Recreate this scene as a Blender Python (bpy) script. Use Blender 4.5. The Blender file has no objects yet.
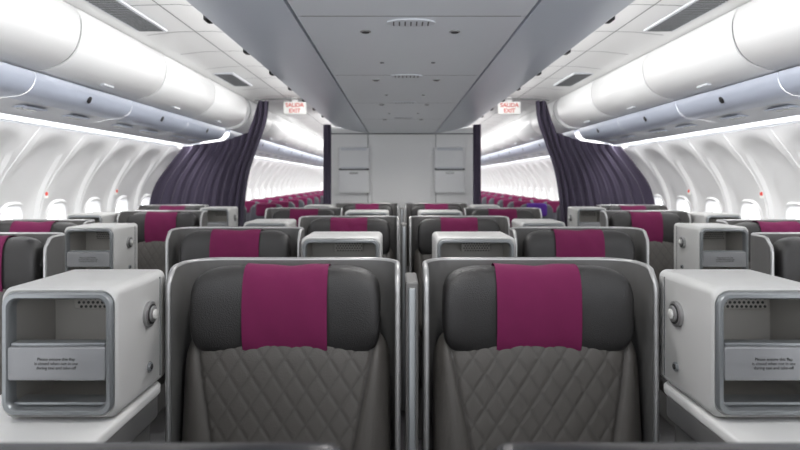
import bpy, math, random
from mathutils import Vector
random.seed(4)
EYE=1.5
F=560.0
# ---------------------------------------------------------------- materials
def pm(name,col,rough=.5,metal=0,bump=0,bscale=200,var=.04,vscale=3,coat=0,emit=None,es=0,sheen=0,ctype='noise'):
    m=bpy.data.materials.new(name); m.use_nodes=True
    nt=m.node_tree; n=nt.nodes; l=nt.links
    b=n['Principled BSDF']
    tc=n.new('ShaderNodeTexCoord')
    nz=n.new('ShaderNodeTexNoise'); nz.inputs['Scale'].default_value=vscale; nz.inputs['Detail'].default_value=3
    l.new(tc.outputs['Object'],nz.inputs['Vector'])
    mx=n.new('ShaderNodeMix'); mx.data_type='RGBA'
    a=[c*(1-var) for c in col]+[1]; c2=[min(1,c*(1+var)) for c in col]+[1]
    mx.inputs[6].default_value=a; mx.inputs[7].default_value=c2
    l.new(nz.outputs['Fac'],mx.inputs[0]); l.new(mx.outputs[2],b.inputs['Base Color'])
    b.inputs['Roughness'].default_value=rough; b.inputs['Metallic'].default_value=metal
    b.inputs['Coat Weight'].default_value=coat
    b.inputs['Sheen Weight'].default_value=sheen
    if bump:
        t=n.new('ShaderNodeTexVoronoi' if ctype=='vor' else 'ShaderNodeTexNoise'); t.inputs['Scale'].default_value=bscale
        l.new(tc.outputs['Object'],t.inputs['Vector'])
        bp=n.new('ShaderNodeBump'); bp.inputs['Strength'].default_value=bump; bp.inputs['Distance'].default_value=.002
        l.new(t.outputs[0],bp.inputs['Height']); l.new(bp.outputs[0],b.inputs['Normal'])
    if emit:
        b.inputs['Emission Color'].default_value=(*emit,1); b.inputs['Emission Strength'].default_value=es
    return m
M={}
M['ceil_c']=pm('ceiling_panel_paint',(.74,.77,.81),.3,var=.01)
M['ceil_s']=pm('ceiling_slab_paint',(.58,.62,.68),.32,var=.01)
M['white']=pm('cabin_white',(.85,.85,.845),.4,var=.01)
M['wall']=pm('sidewall_white',(.86,.86,.86),.5,var=.01,bump=.05,bscale=300)
M['bin']=pm('bin_white',(.82,.825,.83),.38,var=.008)
M['psu']=pm('psu_bluegrey',(.50,.545,.65),.4,var=.02)
M['psu2']=pm('psu_light',(.66,.68,.72),.4,var=.02)
M['black']=pm('black_rubber',(.015,.015,.017),.5)
M['seam']=pm('seam_dark',(.13,.135,.14),.6)
M['carpet']=pm('carpet',(.10,.095,.105),.95,bump=.5,bscale=400,var=.2,vscale=60)
M['shell']=pm('shell_grey',(.125,.123,.120),.5,bump=.15,bscale=600)
M['alu']=pm('brushed_aluminium',(.42,.42,.42),.38,metal=.8)
M['leather']=pm('dark_leather',(.021,.020,.020),.42,bump=.35,bscale=350,ctype='vor',var=.08)
M['cover']=pm('burgundy_cloth',(.135,.0025,.054),.85,bump=.3,bscale=900,var=.08,vscale=25)
M['cons']=pm('console_plastic',(.52,.52,.51),.40,bump=.05,bscale=700)
M['consin']=pm('console_interior',(.36,.345,.32),.55)
M['frame']=pm('console_frame_silver',(.27,.285,.295),.3,metal=.5)
M['flap']=pm('flap_grey',(.28,.285,.295),.35,metal=.2)
M['counter']=pm('counter_white',(.72,.72,.71),.3,var=.01)
M['curtain']=pm('curtain_fabric',(.058,.047,.080),.9,bump=.3,bscale=500,var=.1,sheen=.1)
M['red']=pm('red_sign',(.7,.06,.04),.5)
M['signw']=pm('sign_face',(.8,.8,.78),.4,emit=(1,.97,.92),es=.15)
M['lamp']=pm('cove_lamp',(.9,.9,.9),.5,emit=(1,.99,.975),es=18.5)
M['lampw']=pm('sidewall_lamp',(.9,.9,.9),.5,emit=(1,.99,.98),es=22)
M['screen']=pm('monitor_black',(.02,.02,.022),.2)
M['econ']=pm('economy_seat_grey',(.09,.09,.11),.6)
M['econcov']=pm('economy_cover',(.17,.004,.065),.8)
M['blue']=pm('indigo_cover',(.10,.02,.30),.8)
M['text']=pm('print_dark',(.03,.03,.03),.6)
M['lens']=pm('lamp_lens',(.75,.75,.72),.15,metal=.2)
def quiltmat():
    m=pm('quilted_leather',(.077,.071,.065),.5,bump=.3,bscale=350,ctype='vor',var=.05)
    nt=m.node_tree; n=nt.nodes; l=nt.links; b=n['Principled BSDF']
    mx=[x for x in n if x.type=='MIX'][0]
    at=n.new('ShaderNodeAttribute'); at.attribute_name='stitch_shade'
    m2=n.new('ShaderNodeMix'); m2.data_type='RGBA'
    l.new(at.outputs['Fac'],m2.inputs[0]); l.new(mx.outputs[2],m2.inputs[6])
    m2.inputs[7].default_value=(.043,.039,.036,1)  # darker stitch lines, with groove shade painted into the colour
    l.new(m2.outputs[2],b.inputs['Base Color'])
    return m
M['quilt']=quiltmat()
def glassmat():
    m=bpy.data.materials.new('window_pane'); m.use_nodes=True
    n=m.node_tree.nodes; l=m.node_tree.links; n.clear()
    o=n.new('ShaderNodeOutputMaterial'); mx=n.new('ShaderNodeMixShader')
    t=n.new('ShaderNodeBsdfTransparent'); g=n.new('ShaderNodeBsdfGlossy'); g.inputs['Roughness'].default_value=.05
    mx.inputs[0].default_value=.06
    l.new(t.outputs[0],mx.inputs[1]); l.new(g.outputs[0],mx.inputs[2]); l.new(mx.outputs[0],o.inputs[0])
    return m
M['glass']=glassmat()
# ---------------------------------------------------------------- builder
class MB:
    def __init__(s): s.v=[];s.f=[];s.m=[];s.mats=[]
    def mi(s,mat):
        if mat not in s.mats: s.mats.append(mat)
        return s.mats.index(mat)
    def add(s,vs,fs,mat):
        o=len(s.v); s.v+= [tuple(v) for v in vs]; k=s.mi(mat)
        for f in fs: s.f.append([i+o for i in f]); s.m.append(k)
    def loops(s,loops,mat,closed=True,cap0=False,cap1=False):
        n=len(loops[0]); vs=[p for L in loops for p in L]; fs=[]
        for j in range(len(loops)-1):
            for i in range(n if closed else n-1):
                a=j*n+i; b=j*n+(i+1)%n
                fs.append([a,b,b+n,a+n])
        if cap0: fs.append(list(range(n))[::-1])
        if cap1: fs.append([(len(loops)-1)*n+i for i in range(n)])
        s.add(vs,fs,mat)
    def rbox(s,c,d,r,mat,axis='y',R=None,seg=4,tf=None):
        cx,cy,cz=c; sx,sy,sz=d
        if axis=='y': A,B,H=sx,sz,sy
        elif axis=='z': A,B,H=sx,sy,sz
        else: A,B,H=sy,sz,sx
        R=R if R is not None else r
        R=max(R,r)
        prof=[]
        for k in range(seg+1):
            a=k/seg*math.pi/2
            prof.append((-H/2+r*(1-math.sin(a)) , r*(1-math.cos(a))))
        prof=prof[::-1]
        full=prof+[(-h,i) for h,i in prof[::-1]]
        L=[]
        for h,ins in full:
            lp=rr(A-2*ins,B-2*ins,max(R-ins,.0005),6)
            pts=[]
            for a,b in lp:
                if axis=='y': p=(cx+a,cy+h,cz+b)
                elif axis=='z': p=(cx+a,cy+b,cz+h)
                else: p=(cx+h,cy+a,cz+b)
                pts.append(tf(p) if tf else p)
            L.append(pts)
        s.loops(L,mat,True,True,True)
    def box(s,c,d,mat):
        x,y,z=c; a,b,e=[q/2 for q in d]
        vs=[(x+i*a,y+j*b,z+k*e) for i in(-1,1) for j in(-1,1) for k in(-1,1)]
        s.add(vs,[[0,1,3,2],[4,6,7,5],[0,4,5,1],[2,3,7,6],[0,2,6,4],[1,5,7,3]],mat)
    def prof(s,pts,y0,y1,mat,ny=1,closed=False,caps=False):
        L=[[(x,y0+(y1-y0)*j/ny,z) for x,z in pts] for j in range(ny+1)]
        s.loops(L,mat,closed,caps,caps)
    def tube(s,path,r,mat,n=8,flat=None):
        P=[Vector(p) for p in path]; T=[]
        for i in range(len(P)):
            t=(P[min(i+1,len(P)-1)]-P[max(i-1,0)]).normalized(); T.append(t)
        u=T[0].orthogonal().normalized(); L=[]
        for i in range(len(P)):
            u=(u-T[i]*u.dot(T[i])).normalized(); w=T[i].cross(u)
            L.append([P[i]+u*(r*math.cos(2*math.pi*k/n))+w*(r*math.sin(2*math.pi*k/n)) for k in range(n)])
        s.loops(L,mat,True,True,True)
    def disc(s,c,r,nrm,mat,n=20,h=.004,ry=None):
        c=Vector(c); N=Vector(nrm).normalized(); u=N.orthogonal().normalized(); w=N.cross(u); ry=ry or r
        if abs(N.z)>.9: u=Vector((1,0,0)); w=Vector((0,1,0))
        L=[]
        for hh,sc in((0,1),(h*.8,1),(h,.9)):
            L.append([c+N*hh+u*(r*sc*math.cos(2*math.pi*k/n))+w*(ry*sc*math.sin(2*math.pi*k/n)) for k in range(n)])
        s.loops(L,mat,True,True,True)
    def mesh(s,name,smooth=True,ang=40):
        me=bpy.data.meshes.new(name); me.from_pydata(s.v,[],s.f)
        for m in s.mats: me.materials.append(m)
        me.polygons.foreach_set('material_index',s.m)
        import bmesh
        bm=bmesh.new(); bm.from_mesh(me); bmesh.ops.recalc_face_normals(bm,faces=bm.faces)
        bm.to_mesh(me); bm.free()
        me.polygons.foreach_set('use_smooth',[smooth]*len(me.polygons))
        if smooth: me.set_sharp_from_angle(angle=math.radians(ang))
        me.update(); return me
def rr(w,h,r,n=6):
    r=min(r,w/2-1e-5,h/2-1e-5); o=[]
    for cx,cz,a0 in((w/2-r,h/2-r,0),(-w/2+r,h/2-r,90),(-w/2+r,-h/2+r,180),(w/2-r,-h/2+r,270)):
        for k in range(n+1):
            a=math.radians(a0+90*k/n); o.append((cx+r*math.cos(a),cz+r*math.sin(a)))
    return o
SC=bpy.context.scene.collection
def ob(name,data,loc=(0,0,0),parent=None,rot=None):
    o=bpy.data.objects.new(name,data); o.location=loc
    if rot: o.rotation_euler=rot
    SC.objects.link(o)
    if parent: o.parent=parent
    return o
def interp(tab,t):
    n=len(tab)
    if t<=tab[0][0]: return tab[0][1]
    if t>=tab[-1][0]: return tab[-1][1]
    for i in range(n-1):
        if tab[i][0]<=t<=tab[i+1][0]:
            x0,y0=tab[i];x1,y1=tab[i+1]; u=(t-x0)/(x1-x0)
            def sl(k):
                a=max(k-1,0);b=min(k+1,n-1); return (tab[b][1]-tab[a][1])/(tab[b][0]-tab[a][0])
            m0=sl(i)*(x1-x0);m1=sl(i+1)*(x1-x0)
            return (2*u**3-3*u*u+1)*y0+(u**3-2*u*u+u)*m0+(-2*u**3+3*u*u)*y1+(u**3-u*u)*m1
WT=[(-1.5,2.60),(-1.0,2.70),(-.6,2.75),(-.3,2.755),(-.05,2.69),(.15,2.56),(.36,2.40)]
wx=lambda dz: interp(WT,dz)
Y0,Y1=-1.6,19.6
YC=6.09
YB=6.6
# ---------------------------------------------------------------- room shell
b=MB(); b.box((0,(Y0+Y1)/2,-.03),(5.2,Y1-Y0,.06),M['carpet']); ob('floor',b.mesh('floor',False))
b=MB()
CZ=EYE+.55; SZ=EYE+.64
PL=1.06
ys=[]
y=-1.3
while y<YB-.05:
    y2=min(y+PL,YB)
    ys.append((y,y2)); y=y2
for ya,yb in ys:
    g=.003
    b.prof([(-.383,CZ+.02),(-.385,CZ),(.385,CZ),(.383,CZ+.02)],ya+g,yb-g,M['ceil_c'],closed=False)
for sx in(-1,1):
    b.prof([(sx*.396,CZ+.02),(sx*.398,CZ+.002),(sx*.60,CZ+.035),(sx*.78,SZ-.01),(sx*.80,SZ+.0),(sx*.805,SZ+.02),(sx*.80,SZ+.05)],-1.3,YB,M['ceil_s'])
    b.prof([(sx*.80,SZ+.022),(sx*.825,SZ+.022),(sx*.825,SZ+.035),(sx*.80,SZ+.035)],-1.3,YB,M['black'],closed=True)
    b.prof([(sx*.80,SZ+.04),(sx*.79,EYE+.85)],-1.3,YB,M['seam'])
    b.prof([(sx*.79,EYE+.85),(sx*.95,EYE+.90),(sx*1.2,EYE+.925),(sx*1.42,EYE+.92),(sx*1.60,EYE+.90),(sx*1.80,EYE+.90)],Y0,Y1,M['white'],ny=1)
    yy=Y0+.3
    while yy<14:
        b.prof([(sx*.83,EYE+.8615),(sx*.95,EYE+.898),(sx*1.2,EYE+.923),(sx*1.42,EYE+.918),(sx*1.6,EYE+.898)],yy,yy+.007,M['seam'])
        yy+=.53
    b.prof([(sx*1.30,EYE+.9215),(sx*1.306,EYE+.9212)],Y0,14,M['seam'])
b.prof([(-.42,CZ+.03),(.42,CZ+.03)],-1.3,YB,M['black'])
b.prof([(-.79,EYE+.85),(.79,EYE+.85)],YB,Y1,M['white'])
ob('ceiling',b.mesh('ceiling'))
b=MB()
for yy in(.95,1.95,2.95,3.95,4.95):
    b.disc((0,yy,CZ-.0005),.085,(0,0,-1),M['psu2'],32,.005,ry=.045)
    for k in range(-3,4): b.box((k*.02,yy,CZ-.0065),(.005,.05,.001),M['seam'])
    for sx in(-1,1):
        b.disc((sx*.165,yy+.12,CZ-.0005),.020,(0,0,-1),M['alu'],20,.004)
        b.disc((sx*.165,yy+.12,CZ-.0045),.014,(0,0,-1),M['text'],16,.002)
        b.disc((sx*.12,yy-.33,CZ-.0005),.010,(0,0,-1),M['seam'],12,.003)
ob('ceiling_spot_light_set',b.mesh('spots'))
b=MB()
for sx in(-1,1):
    for i in range(10):
        yy=.55+i*.58
        b.rbox((sx*.82,yy,SZ+.018),(.025,.06,.024),.005,M['black'])
ob('ceiling_latch_set',b.mesh('latch'))
for sx in(-1,1):
    for yy in(1.1,3.08,5.05):
        b=MB(); b.rbox((sx*1.53,yy,EYE+.904),(.18,.62,.012),.004,M['psu2'],axis='z')
        for k in range(20): b.box((sx*1.53,yy-.285+k*.03,EYE+.897),(.145,.015,.004),M['seam'])
        ob('air_vent_grille',b.mesh('vent'))
for sx in(-1,1):
    b=MB(); b.prof([(sx*.812,EYE+.715),(sx*.808,EYE+.80)],-1.2,6.0,M['lamp'])
    b.prof([(sx*.812,EYE+.70),(sx*.806,EYE+.70),(sx*.802,EYE+.81),(sx*.808,EYE+.81)],-1.2,6.0,M['alu'])
    ob('cove_light_strip',b.mesh('cove'))
    b=MB(); b.prof([(sx*.85,EYE+.70),(sx*.85,EYE+.80)],7.7,Y1-.3,M['lamp'])
    ob('cove_light_strip',b.mesh('cove2'))
    b=MB(); b.prof([(sx*2.295,EYE+.405),(sx*2.345,EYE+.41)],-1.2,Y1-.3,M['lampw'])
    ob('sidewall_light_strip',b.mesh('wl'))
for yy in(1.07,2.07,3.07,4.07,5.3):  # last, stronger pair has no fixture: fill added to brighten the bulkhead
    for sx in(-1,1):
        ld=bpy.data.lights.new('downlight_and_fill','SPOT'); ld.energy=12 if yy<5 else 24; ld.spot_size=math.radians(160); ld.spot_blend=1; ld.shadow_soft_size=.05
        ld.color=(1,.98,.96)
        ob('ceiling_downlight_and_fill',ld,(sx*.165,yy,CZ-.03))
# sidewalls with windows
N=48; PIT=.53
def wallmesh(sx):
    b=MB(); nb=int((Y1-Y0)/PIT)
    cz=-.37
    def P(yc,dy,dz,rec): 
        zz=cz+dz
        return (sx*(wx(zz)+rec),yc+dy,EYE+zz)
    cent=[]
    for i in range(nb):
        yc=Y0+PIT*(i+.5); cent.append(yc)
        def sq(hw,up,dn,rec):
            L=[]
            for k in range(N):
                a=2*math.pi*k/N; c,s=math.cos(a),math.sin(a); m=max(abs(c),abs(s)); c/=m;s/=m
                L.append(P(yc,hw*c,(up if s>0 else dn)*s,rec))
            return L
        def se(hw,up,dn,rec,n):
            L=[]
            for k in range(N):
                a=2*math.pi*k/N; c,s=math.cos(a),math.sin(a)
                c=math.copysign(abs(c)**(2/n),c); s=math.copysign(abs(s)**(2/n),s)
                L.append(P(yc,hw*c,(up if s>0 else dn)*s,rec))
            return L
        b.loops([sq(PIT/2-.002,.725,.39,.006),sq(PIT/2-.004,.72,.388,0),se(.246,.665,.37,0,3.2),se(.232,.64,.355,.03,3.2),se(.19,.45,.27,.036,3),se(.150,.215,.215,.04,3),
                 se(.135,.20,.20,.022,3),se(.122,.185,.185,.03,3),se(.112,.17,.17,.095,3)],M['wall'])
    pts=[(sx*wx(z),EYE+z) for z in(-.75,-.76,-.9,-1.1,-1.3,-1.5)]
    b.prof(pts,Y0,Y1,M['wall'])
    return b.mesh('wall'),cent,cz
for sx,nm in((-1,'wall_left'),(1,'wall_right')):
    me,cent,cz=wallmesh(sx); ob(nm,me)
    wn=MB()
    L=[]
    for k in range(N):
        a=2*math.pi*k/N; c,s=math.cos(a),math.sin(a)
        c=math.copysign(abs(c)**(2/3),c)*.113; s=math.copysign(abs(s)**(2/3),s)*.172
        L.append((sx*(wx(cz+s)+.09),c,EYE+cz+s))
    wn.add(L,[list(range(N))],M['glass']); wm=wn.mesh('pane')
    for i,yc in enumerate(cent):
        ob('window_%d'%(i+1+(0 if sx<0 else len(cent))),wm,(0,yc,0))
for sx in(-1,1):
    for yy in(3.17,4.23,5.29):
        b=MB(); x=wx(-.11)-.004
        b.rbox((sx*x,yy+.01,EYE-.11),(.006,.05,.06),.002,M['signw'],axis='x',R=.01)
        b.rbox((sx*(x-.003),yy+.01,EYE-.105),(.004,.034,.028),.001,M['red'],axis='x',R=.012)
        ob('wall_placard',b.mesh('placard'))
def binprof(sx):
    ctrl=[(1.77,.90),(1.705,.888),(1.668,.83),(1.665,.75),(1.69,.67),(1.74,.612),(1.805,.578),(1.875,.56),(1.895,.56)]
    return [(sx*x,EYE+z) for x,z in ctrl]
def smoothp(p,k=4):
    out=[]
    n=len(p)
    for i in range(n-1):
        p0=p[max(i-1,0)];p1=p[i];p2=p[i+1];p3=p[min(i+2,n-1)]
        for j in range(k):
            t=j/k
            out.append(tuple(.5*((2*p1[q])+(-p0[q]+p2[q])*t+(2*p0[q]-5*p1[q]+4*p2[q]-p3[q])*t*t+(-p0[q]+3*p1[q]-3*p2[q]+p3[q])*t**3) for q in(0,1)))
    out.append(p[-1]); return out
segs=[]; e=6.02
while e>-1.4: segs.append((e-1.05,e)); e-=1.05
e=6.18
while e<Y1-1.1: segs.append((e,e+1.05)); e+=1.05
for sx in(-1,1):
    pf=smoothp(binprof(sx)); 
    full=pf+[(sx*2.3,EYE+.56),(sx*2.3,EYE+.90)]
    cx=sum(p[0] for p in full)/len(full); czz=EYE+.72
    def shr(d):
        o=[]
        for x,z in full:
            vx,vz=cx-x,czz-z; q=math.hypot(vx,vz) or 1; o.append((x+vx/q*d,z+vz/q*d))
        return o
    b=MB(); Lg=1.05
    L=[[(x,yy,z) for x,z in shr(d)] for yy,d in((.007,.012),(.009,.004),(.015,0),(Lg-.015,0),(Lg-.009,.004),(Lg-.007,.012))]
    b.loops(L,M['bin'],True,True,True)
    b.loops([[(x,yy,z) for x,z in shr(.010)] for yy in(-.007,.009)],M['seam'],True)
    b.rbox((sx*1.81,Lg/2,EYE+.571),(.03,.11,.012),.004,M['psu2'],axis='z')
    me=b.mesh('overhead_bin',ang=35)
    f=MB()
    fp=smoothp([(1.90,.553),(1.905,.51),(1.93,.465),(1.98,.435),(2.06,.425)],3)
    f.prof([(sx*x,EYE+z) for x,z in [(2.0,.555)]+fp],.002,Lg-.002,M['psu'])
    f.prof([(sx*2.06,EYE+.425),(sx*2.25,EYE+.385),(sx*2.27,EYE+.374),(sx*2.285,EYE+.38),(sx*2.29,EYE+.42)],.002,Lg-.002,M['psu2'])
    f.prof([(sx*2.44,EYE+.352),(sx*2.385,EYE+.362),(sx*2.36,EYE+.41)],.002,Lg-.002,M['psu2'])
    for k in(.3,.75):
        f.rbox((sx*2.15,k,EYE+.406),(.12,.20,.008),.003,M['psu'],axis='z')
        for q in(-1,0,1): f.disc((sx*2.15,k+q*.055,EYE+.402),.016,(0,0,-1),M['lens'],16,.006)
    f.disc((sx*1.917,Lg*.5,EYE+.485),.022,(-sx,0,-.4),M['black'],20,.004)
    fm=f.mesh('psu_fascia')
    for a,bb in segs:
        o=ob('overhead_bin',me,(0,a,0)); ob('service_fascia',fm,(0,0,0),o)
for sx,nm in((-1,'trim_1'),(1,'trim_2')):
    b=MB(); b.prof([(sx*1.78,EYE+.90),(sx*2.3,EYE+.9),(sx*2.44,EYE+.352),(sx*2.40,EYE+.36)],Y0,Y1,M['white']); ob(nm,b.mesh(nm))
b=MB(); b.box((0,Y1,EYE-.3),(5.4,.05,2.5),M['white']); ob('wall_back',b.mesh('wb',False))
b=MB()
b.rbox((0,YB+.5,(EYE+.62)/2+.0),(1.80,1.0,EYE+.62),.02,M['white'],axis='z')
for x in(-.40,.40,): b.box((x,YB-.001,1.02),(.006,.004,2.03),M['seam'])
b.box((0,YB-.002,EYE+.545),(1.76,.006,.012),M['seam'])
b.rbox((-.0,YB-.004,1.0),(.70,.012,1.9),.004,M['white'],R=.02)
ob('wall_bulkhead',b.mesh('bulk'))
for sx in(-1,1):
    b=MB(); cx=sx*.56
    b.rbox((cx,YB-.035,EYE+.26),(.36,.06,.25),.012,M['bin'],R=.02)
    b.rbox((cx,YB-.035,EYE-.02),(.36,.06,.27),.012,M['bin'],R=.02)
    b.box((cx,YB-.035,EYE+.125),(.35,.05,.02),M['seam'])
    b.rbox((cx,YB-.07,EYE+.36),(.30,.012,.03),.004,M['psu2'])
    b.rbox((cx,YB-.07,EYE+.14),(.30,.012,.02),.004,M['psu2'])
    b.rbox((cx,YB-.07,EYE+.08),(.10,.012,.02),.004,M['alu'])
    ob('wall_stowage_cabinet',b.mesh('cab'))
# ---------------------------------------------------------------- curtains
def curtain(sx):
    nu,nv=200,50; vs=[];fs=[]
    for j in range(nv+1):
        v=j/nv
        for i in range(nu+1):
            u=i/nu
            t0=.86 if u<.13 else (.86+( .52-.86)*min(1,(u-.13)/.05) if u<.18 else interp([(.18,.52),(.45,.43),(.7,.40),(1,.36)],u))
            z=t0+( -1.44-t0)*v
            xe=interp([(-1.5,1.80),(-.3,1.72),(.1,1.66),(.4,1.56),(.65,1.475),(.86,1.45)],z)
            xw=min(wx(min(z,.36)),2.80)-.01
            x=xe+u*(xw-xe)
            w=2*math.pi
            ph=11*u**.8+ .35*math.sin(2.2*v+3*u)
            amp=.020*(.6+.4*math.sin(2.3*u*3+1))+.006
            yy=amp*math.sin(w*ph)+.005*math.sin(w*ph*2.3+v*3)
            vs.append((sx*x,YC+yy,EYE+z))
    for j in range(nv):
        for i in range(nu):
            a=j*(nu+1)+i; fs.append([a,a+1,a+nu+2,a+nu+1])
    b=MB(); b.add(vs,fs,M['curtain']); ob('aisle_curtain',b.mesh('curtain',ang=180))
    vs=[];fs=[];nu=60;nv=20
    for j in range(nv+1):
        v=j/nv; z=.60+(-1.45-.60)*v
        for i in range(nu):
            a=2*math.pi*i/nu; r=1+.22*math.sin(9*a+v*1.5)
            vs.append((sx*(.815)+.036*r*math.cos(a),YC+.05*r*math.sin(a),EYE+z))
    for j in range(nv):
        for i in range(nu): fs.append([j*nu+i,j*nu+(i+1)%nu,(j+1)*nu+(i+1)%nu,(j+1)*nu+i])
    b=MB(); b.add(vs,fs,M['curtain']); ob('aisle_curtain',b.mesh('curtain2',ang=180))
    b=MB(); b.tube([(sx*.80,YC,EYE+.868),(sx*1.1,YC,EYE+.885),(sx*1.5,YC,EYE+.875),(sx*1.6,YC,EYE+.865)],.008,M['alu'])
    ob('curtain_rail',b.mesh('rail'))
for sx in(-1,1): curtain(sx)
for sx in(-1,1):
    e=bpy.data.objects.new('exit_sign',None); SC.objects.link(e); e.location=(sx*1.19,6.22,EYE+.80)
    b=MB(); b.rbox((0,0,0),(.25,.03,.14),.006,M['signw'],R=.012); b.box((0,0,.09),(.06,.02,.06),M['white']); ob('housing',b.mesh('sign'),(0,0,0),e)
    for q,(tx,zz) in enumerate((('SALIDA',.010),('EXIT',-.052))):
        c=bpy.data.curves.new('lettering','FONT'); c.body=tx; c.size=.062; c.align_x='CENTER'; c.extrude=.001; c.offset=.001
        c.materials.append(M['red']); ob('lettering_%d'%q,c,(0,-.0165,zz),e,(math.pi/2,0,0))
# ---------------------------------------------------------------- business seat
def pad(w,h,t,nx,nz,disp,mat,attr=False,tb=.03,p=8):
    def mp(s,q=1.6): return math.copysign(1-(1-abs(s))**q,s)
    vs=[];fs=[];st=[]
    for side in(0,1):
        for j in range(nz+1):
            for i in range(nx+1):
                u=mp(-1+2*i/nx,1.25);v=mp(-1+2*j/nz,1.25)
                x=u*w/2*(1-.10*abs(v)**9); z=v*h/2*(1-.07*abs(u)**9)
                e=max(0,1-abs(u)**p)**.5*max(0,1-abs(v)**p)**.5
                if side==0:
                    d,s=disp(x,z); y=-(t*e)-d*e; st.append(s*min(1,e*1.5))
                else: y=tb*e; st.append(0)
                vs.append((x,y,z))
    n=(nx+1)*(nz+1)
    for side in(0,1):
        for j in range(nz):
            for i in range(nx):
                a=side*n+j*(nx+1)+i; f=[a,a+1,a+nx+2,a+nx+1]; fs.append(f if side==0 else f[::-1])
    b=MB(); b.add(vs,fs,mat); me=b.mesh('pad',ang=180)
    if attr:
        A=me.attributes.new('stitch_shade','FLOAT','POINT'); A.data.foreach_set('value',st)
    return me
def qd(x,z):
    Z=z+.78
    c=.185+.065*max(0,min(1,(Z-.70)/.33))
    ed=abs(abs(x)-c)
    s=math.exp(-(ed/.004)**2); d=-.005*math.exp(-(ed/.006)**2)
    if abs(x)<c:
        qx=x/.062;qz=Z/.090
        a1=qx+qz;a2=qx-qz
        f=min(abs(a1-round(a1)),abs(a2-round(a2)))
        s=max(s,math.exp(-(f/.05)**2)*.5); d+=-.0022*math.exp(-(f/.09)**2)+.001
    else:
        d+=.014*math.sin(min(1,(abs(x)-c)/(.29-c))*math.pi)
    return d,s
BACK=pad(.592,.58,.065,170,140,qd,M['quilt'],True)
HWD=.268
def hr_sec(x,th,da=0,n=3.0):
    u=min(1,abs(x)/HWD); s=max(0,1-u**4.5)**(1/4.5)
    a=(.055+.012*u)*max(s,.02)**.8+da; bb=(.136-.006*(1-u))*(s)+da
    c,si=math.cos(th),math.sin(th)
    y=a*math.copysign(abs(c)**(2/n),c)*-1; z=bb*math.copysign(abs(si)**(2/n),si)
    y-= .030*u**2.5
    z-= .006*math.cos(u*3.1)
    return (x,y,z)
b=MB(); L=[]
for i in range(61):
    s=-1+2*i/60; x=HWD*math.copysign(1-(1-abs(s))**1.8,s)
    L.append([hr_sec(x,2*math.pi*k/40) for k in range(40)])
b.loops(L,M['leather'],True,True,True)
HEAD=b.mesh('headrest',ang=180)
b=MB(); L=[]
for i in range(33):
    s=-1+2*i/32; x=.119*s; row=[]
    for k in range(46):
        th=-1.15+ (1.15+2.55)*k/45
        da=.008+.0018*math.sin(x*55+k*.13)*math.sin(k*.21+x*9)
        row.append(hr_sec(x,th,da,2.6))
    p=row[0]; cr=.034*max(0,(abs(s)-.70)/.30)**2.2
    row=[(x*1.005,p[1]-.002+.002*math.sin(x*60),-.163+cr+.001*math.sin(x*40)),(x*1.005,p[1]-.005+.0015*math.sin(x*70),-.142+cr*.6)]+row
    L.append(row)
b.loops(L,M['cover'],False)
COVER=b.mesh('cover',ang=180)
SH=.325
def plan(hw,yf,yb,r):
    P=[(-hw,yf),(-hw,yf+.03),(-hw,(yf+yb-r)/2),(-hw,yb-r-.01)]
    for k in range(9):
        a=math.pi-k/8*math.pi/2; P.append((-hw+r+r*math.cos(a),yb-r+r*math.sin(a)))
    P+= [(-hw*.4,yb),(0,yb)]
    return P+[(-x,y) for x,y in P[:-1][::-1]]
inn=plan(SH-.016,-.05,.135,.085); out=plan(SH,-.05,.151,.10)
def zt(p): 
    t=min(1,max(0,(p[1]+.05)/.06)); return 1.215+.037*math.sqrt(max(0,1-(1-t)**2))
b=MB()
L=[[(x,y,.28) for x,y in inn],[(inn[i][0],inn[i][1],zt(inn[i])) for i in range(len(inn))],[(out[i][0],out[i][1],zt(inn[i])) for i in range(len(inn))],[(x,y,.28) for x,y in out],[(x,y,.28) for x,y in inn]]
b.loops(L,M['shell'],False)
for i in(0,-1):
    q=[(inn[i][0],inn[i][1],.28),(out[i][0],out[i][1],.28),(out[i][0],out[i][1],1.215),(inn[i][0],inn[i][1],1.215)]
    b.add(q,[[0,1,2,3]],M['shell'])
SHELL=b.mesh('shell')
b=MB()
mid=[((inn[i][0]+out[i][0])/2,(inn[i][1]+out[i][1])/2,zt(inn[i])) for i in range(len(inn))]
path=[(mid[0][0],-.053,.30),(mid[0][0],-.053,.8),(mid[0][0],-.053,1.19),(mid[0][0],-.050,1.21)]+mid[1:-1]
path+= [(mid[-1][0],-.050,1.21),(mid[-1][0],-.053,1.19),(mid[-1][0],-.053,.8),(mid[-1][0],-.053,.30)]
b.tube(path,.0078,M['alu'],10)
RIM=b.mesh('rim',ang=180)
b=MB()
b.rbox((0,-.33,.42),(.54,.50,.15),.05,M['leather'],axis='z',R=.07)
b.rbox((0,-.56,.27),(.50,.09,.30),.03,M['leather'],R=.04)
CUSH=b.mesh('cush')
b=MB()
for sx in(-1,1):
    b.rbox((sx*.295,-.32,.60),(.05,.42,.07),.02,M['leather'],axis='z')
    b.rbox((sx*.295,-.30,.36),(.04,.36,.42),.01,M['shell'],axis='z')
ARM=b.mesh('arm')
b=MB(); b.rbox((0,-.14,.15),(.58,.55,.30),.02,M['shell'],axis='z'); b.rbox((0,.03,.62),(.50,.10,.75),.03,M['shell'])
BASE=b.mesh('base')
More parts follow.
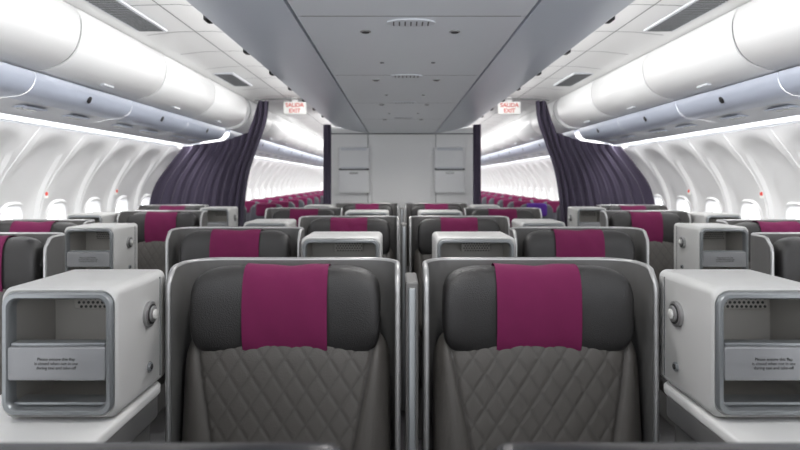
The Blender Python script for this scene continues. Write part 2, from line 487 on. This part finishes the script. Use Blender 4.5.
def seat(x,y):
    e=bpy.data.objects.new('business_class_seat',None); SC.objects.link(e); e.location=(x,y,0)
    ob('shell',SHELL,(0,0,0),e); ob('shell_rim',RIM,(0,0,0),e)
    ob('backrest',BACK,(0,.005,.785),e,(math.radians(-7),0,0))
    ob('headrest',HEAD,(0,.035,1.118),e); ob('headrest_cover',COVER,(0,.035,1.118),e)
    ob('seat_cushion',CUSH,(0,0,0),e); ob('armrests',ARM,(0,0,0),e); ob('base',BASE,(0,0,0),e)
    return e
# ---------------------------------------------------------------- console
CT={}
def console_meshes(w,side):
    key=(w,side)
    if key in CT: return CT[key]
    z0,z1=.945,1.25; h=z1-z0; zc=(z0+z1)/2; D=.28
    b=MB()
    def lp(W,H,R,y,dz=0): return [(a,y,zc+dz+c) for a,c in rr(W,H,R,7)]
    ow,oh=w-.016,h-.022
    b.loops([lp(ow,oh,.03,.004),lp(w-.008,h-.012,.034,.0),lp(w-.002,h-.004,.026,.006),lp(w,h,.022,.014),lp(w,h,.022,D-.012),lp(w-.02,h-.02,.02,D)],M['cons'],True,False,True)
    b.loops([lp(ow-.022,oh-.022,.022,.002),lp(ow-.032,oh-.032,.022,.17)],M['consin'],True,False,True)
    body=b.mesh('body')
    b=MB()
    b.loops([lp(ow+.002,oh+.002,.03,.004),lp(ow,oh,.03,-.006),lp(ow-.006,oh-.006,.027,-.010),lp(ow-.022,oh-.022,.024,-.010),lp(ow-.030,oh-.030,.022,-.004),lp(ow-.032,oh-.032,.022,.02)],M['frame'])
    zf=zc-.022
    b.rbox((0,-.002,zf),(ow-.026,.014,.078),.004,M['flap'],R=.006)
    b.rbox((0,.012,zf+.043),(ow-.036,.03,.008),.002,M['frame'])
    b.rbox((0,.03,zc-oh/2+.022),(ow-.036,.05,.008),.002,M['frame'])
    frame=b.mesh('frame')
    b=MB()
    b.rbox((.02,.150,zc+.092),(.135,.012,.046),.003,M['consin'],R=.008)
    for r in range(4):
        for c in range(10):
            b.disc((.02-.054+c*.012+(.006 if r%2 else 0),.1442,zc+.108-r*.0105),.0038,(0,-1,0),M['text'],8,.0012)
    gr=b.mesh('grille')
    b=MB(); X=side*w/2
    k1=Vector((X,.165,1.150))
    b.disc(k1,.033,(side,0,0),M['alu'],32,.010); b.disc(k1+Vector((side*.008,0,0)),.026,(side,0,0),M['text'],32,.004)
    b.disc(k1+Vector((side*.010,0,0)),.021,(side,0,0),M['alu'],32,.007)
    b.disc(k1+Vector((side*.016,0,0)),.013,(side,0,0),M['lens'],28,.005)
    b.disc((X,.17,1.01),.012,(side,0,0),M['frame'],24,.006); b.disc((X+side*.005,.17,1.01),.007,(side,0,0),M['text'],16,.003)
    b.box((X+side*.0005,.235,1.10),(.002,.003,.27),M['seam'])
    kn=b.mesh('knob')
    b=MB()
    if w>.3: cx=0; cw=w; cd=.30; cy=.145
    else: cx=-side*.06; cw=w+.12; cd=.54; cy=.01
    b.rbox((cx,cy,.925),(cw,cd,.028),.008,M['counter'],axis='z',R=.05)
    b.rbox((cx,cy,.880),(cw-.012,cd-.01,.065),.01,M['alu'],axis='z',R=.05)
    b.rbox((cx,cy+.01,.43),(cw-.05,cd-.06,.86),.015,M['shell'],axis='z',R=.04)
    ct=b.mesh('counter')
    CT[key]=(body,frame,gr,kn,ct); return CT[key]
def console(x,y,w,side,text=True):
    e=bpy.data.objects.new('seat_side_console',None); SC.objects.link(e); e.location=(x,y,0)
    for nm,m in zip(('body','opening_frame','grille','reading_lamp','counter_cabinet'),console_meshes(w,side)): ob(nm,m,(0,0,0),e)
    if text:
        for q,(tx,zz) in enumerate((('Please ensure this flap',.0),('is closed when not in use',-.010),('during taxi and take-off',-.020))):
            c=bpy.data.curves.new('print','FONT'); c.body=tx; c.size=.0098; c.align_x='CENTER'; c.extrude=.0002
            c.materials.append(M['text']); ob('print_%d'%q,c,(0,-.0095,1.0975-.022+zz+.008),e,(math.pi/2,0,0))
    return e
WC=.27;WW=.35
RY=[1.60,2.75,3.64,4.75,5.78]
for i,y in enumerate(RY):
    for sx in(-1,1):
        o=-.006
        if i%2==0:
            seat(sx*.357+o,y); console(sx*(.692+WC/2)+o,y-.30,WC,-sx,i<2)
            if sx>0:
                b=MB(); b.rbox((o,y+.045,.615),(.036,.17,1.20),.006,M['shell'],axis='z'); b.rbox((o,y-.045,.61),(.020,.012,1.18),.004,M['frame'],axis='z')
                ob('seat_divider_panel',b.mesh('divider'))
        else:
            seat(sx*.84,y); console(sx*(.12+WW/2),y-.30,WW,sx,i<2)
WY=[1.45,2.43,3.29,4.31,5.33]
for i,y in enumerate(WY):
    for sx in(-1,1):
        if i%2==0:
            if i==0: continue
            seat(sx*2.19,y); console(sx*(1.56+WC/2),y-.30,WC,-sx,i<3)
        else:
            seat(sx*1.86,y); console(sx*(2.21+WC/2),y-.20,WC,-sx,False)
for sx in(-1,1): seat(sx*.868,.606)
for x,w in((-.30,.41),(.245,.40)):
    b=MB()
    b.rbox((x,.54,1.112),(w,.03,.26),.006,M['screen'],R=.02)
    b.rbox((x,.557,1.112),(w-.03,.006,.22),.002,M['black'],R=.01)
    b.rbox((x,.50,.5),(w*.9,.06,1.0),.02,M['shell'])
    ob('seat_back_monitor',b.mesh('monitor'))
# ---------------------------------------------------------------- economy seats
def esm(cov):
    b=MB()
    for x in(-.24,.24):
        tf=lambda p: (p[0],p[1]+(p[2]-.5)*.14,p[2])
        b.rbox((x,0,.80),(.43,.09,.78),.035,M['econ'],R=.09,tf=tf)
        b.rbox((x,-.22,.43),(.43,.45,.13),.04,M['econ'],axis='z')
        b.rbox((x,-.003,1.115),(.27,.112,.17),.03,cov,R=.04,tf=tf)
    for x in(-.47,0,.47): b.rbox((x,-.2,.60),(.045,.36,.05),.015,M['black'],axis='z')
    for x in(-.3,.3): b.box((x,-.15,.19),(.04,.35,.38),M['alu'])
    return b.mesh('economy')
E1=esm(M['econcov']);E2=esm(M['blue'])
for i in range(14):
    y=7.15+i*.82
    for sx in(-1,1):
        ob('economy_seat_pair',E2 if (i==0 and sx>0) else E1,(sx*1.98,y,0))
        if i>1: ob('economy_seat_pair',E1,(sx*.50,y,0))
# ---------------------------------------------------------------- world, camera
w=bpy.data.worlds.new('world'); bpy.context.scene.world=w; w.use_nodes=True
bg=w.node_tree.nodes['Background']; bg.inputs[0].default_value=(.95,.97,1,1); bg.inputs[1].default_value=3.3
bpy.context.scene.view_settings.view_transform='Standard'
c=bpy.data.cameras.new('camera'); co=bpy.data.objects.new('camera',c); SC.objects.link(co)
co.location=(-.045,0,EYE); co.rotation_euler=(math.pi/2,0,0)
c.sensor_width=36; c.lens=36*F/800; c.shift_x=.0025; c.shift_y=-45/800; c.clip_start=.02
c.dof.use_dof=True; c.dof.focus_distance=1.6; c.dof.aperture_fstop=4
bpy.context.scene.camera=co
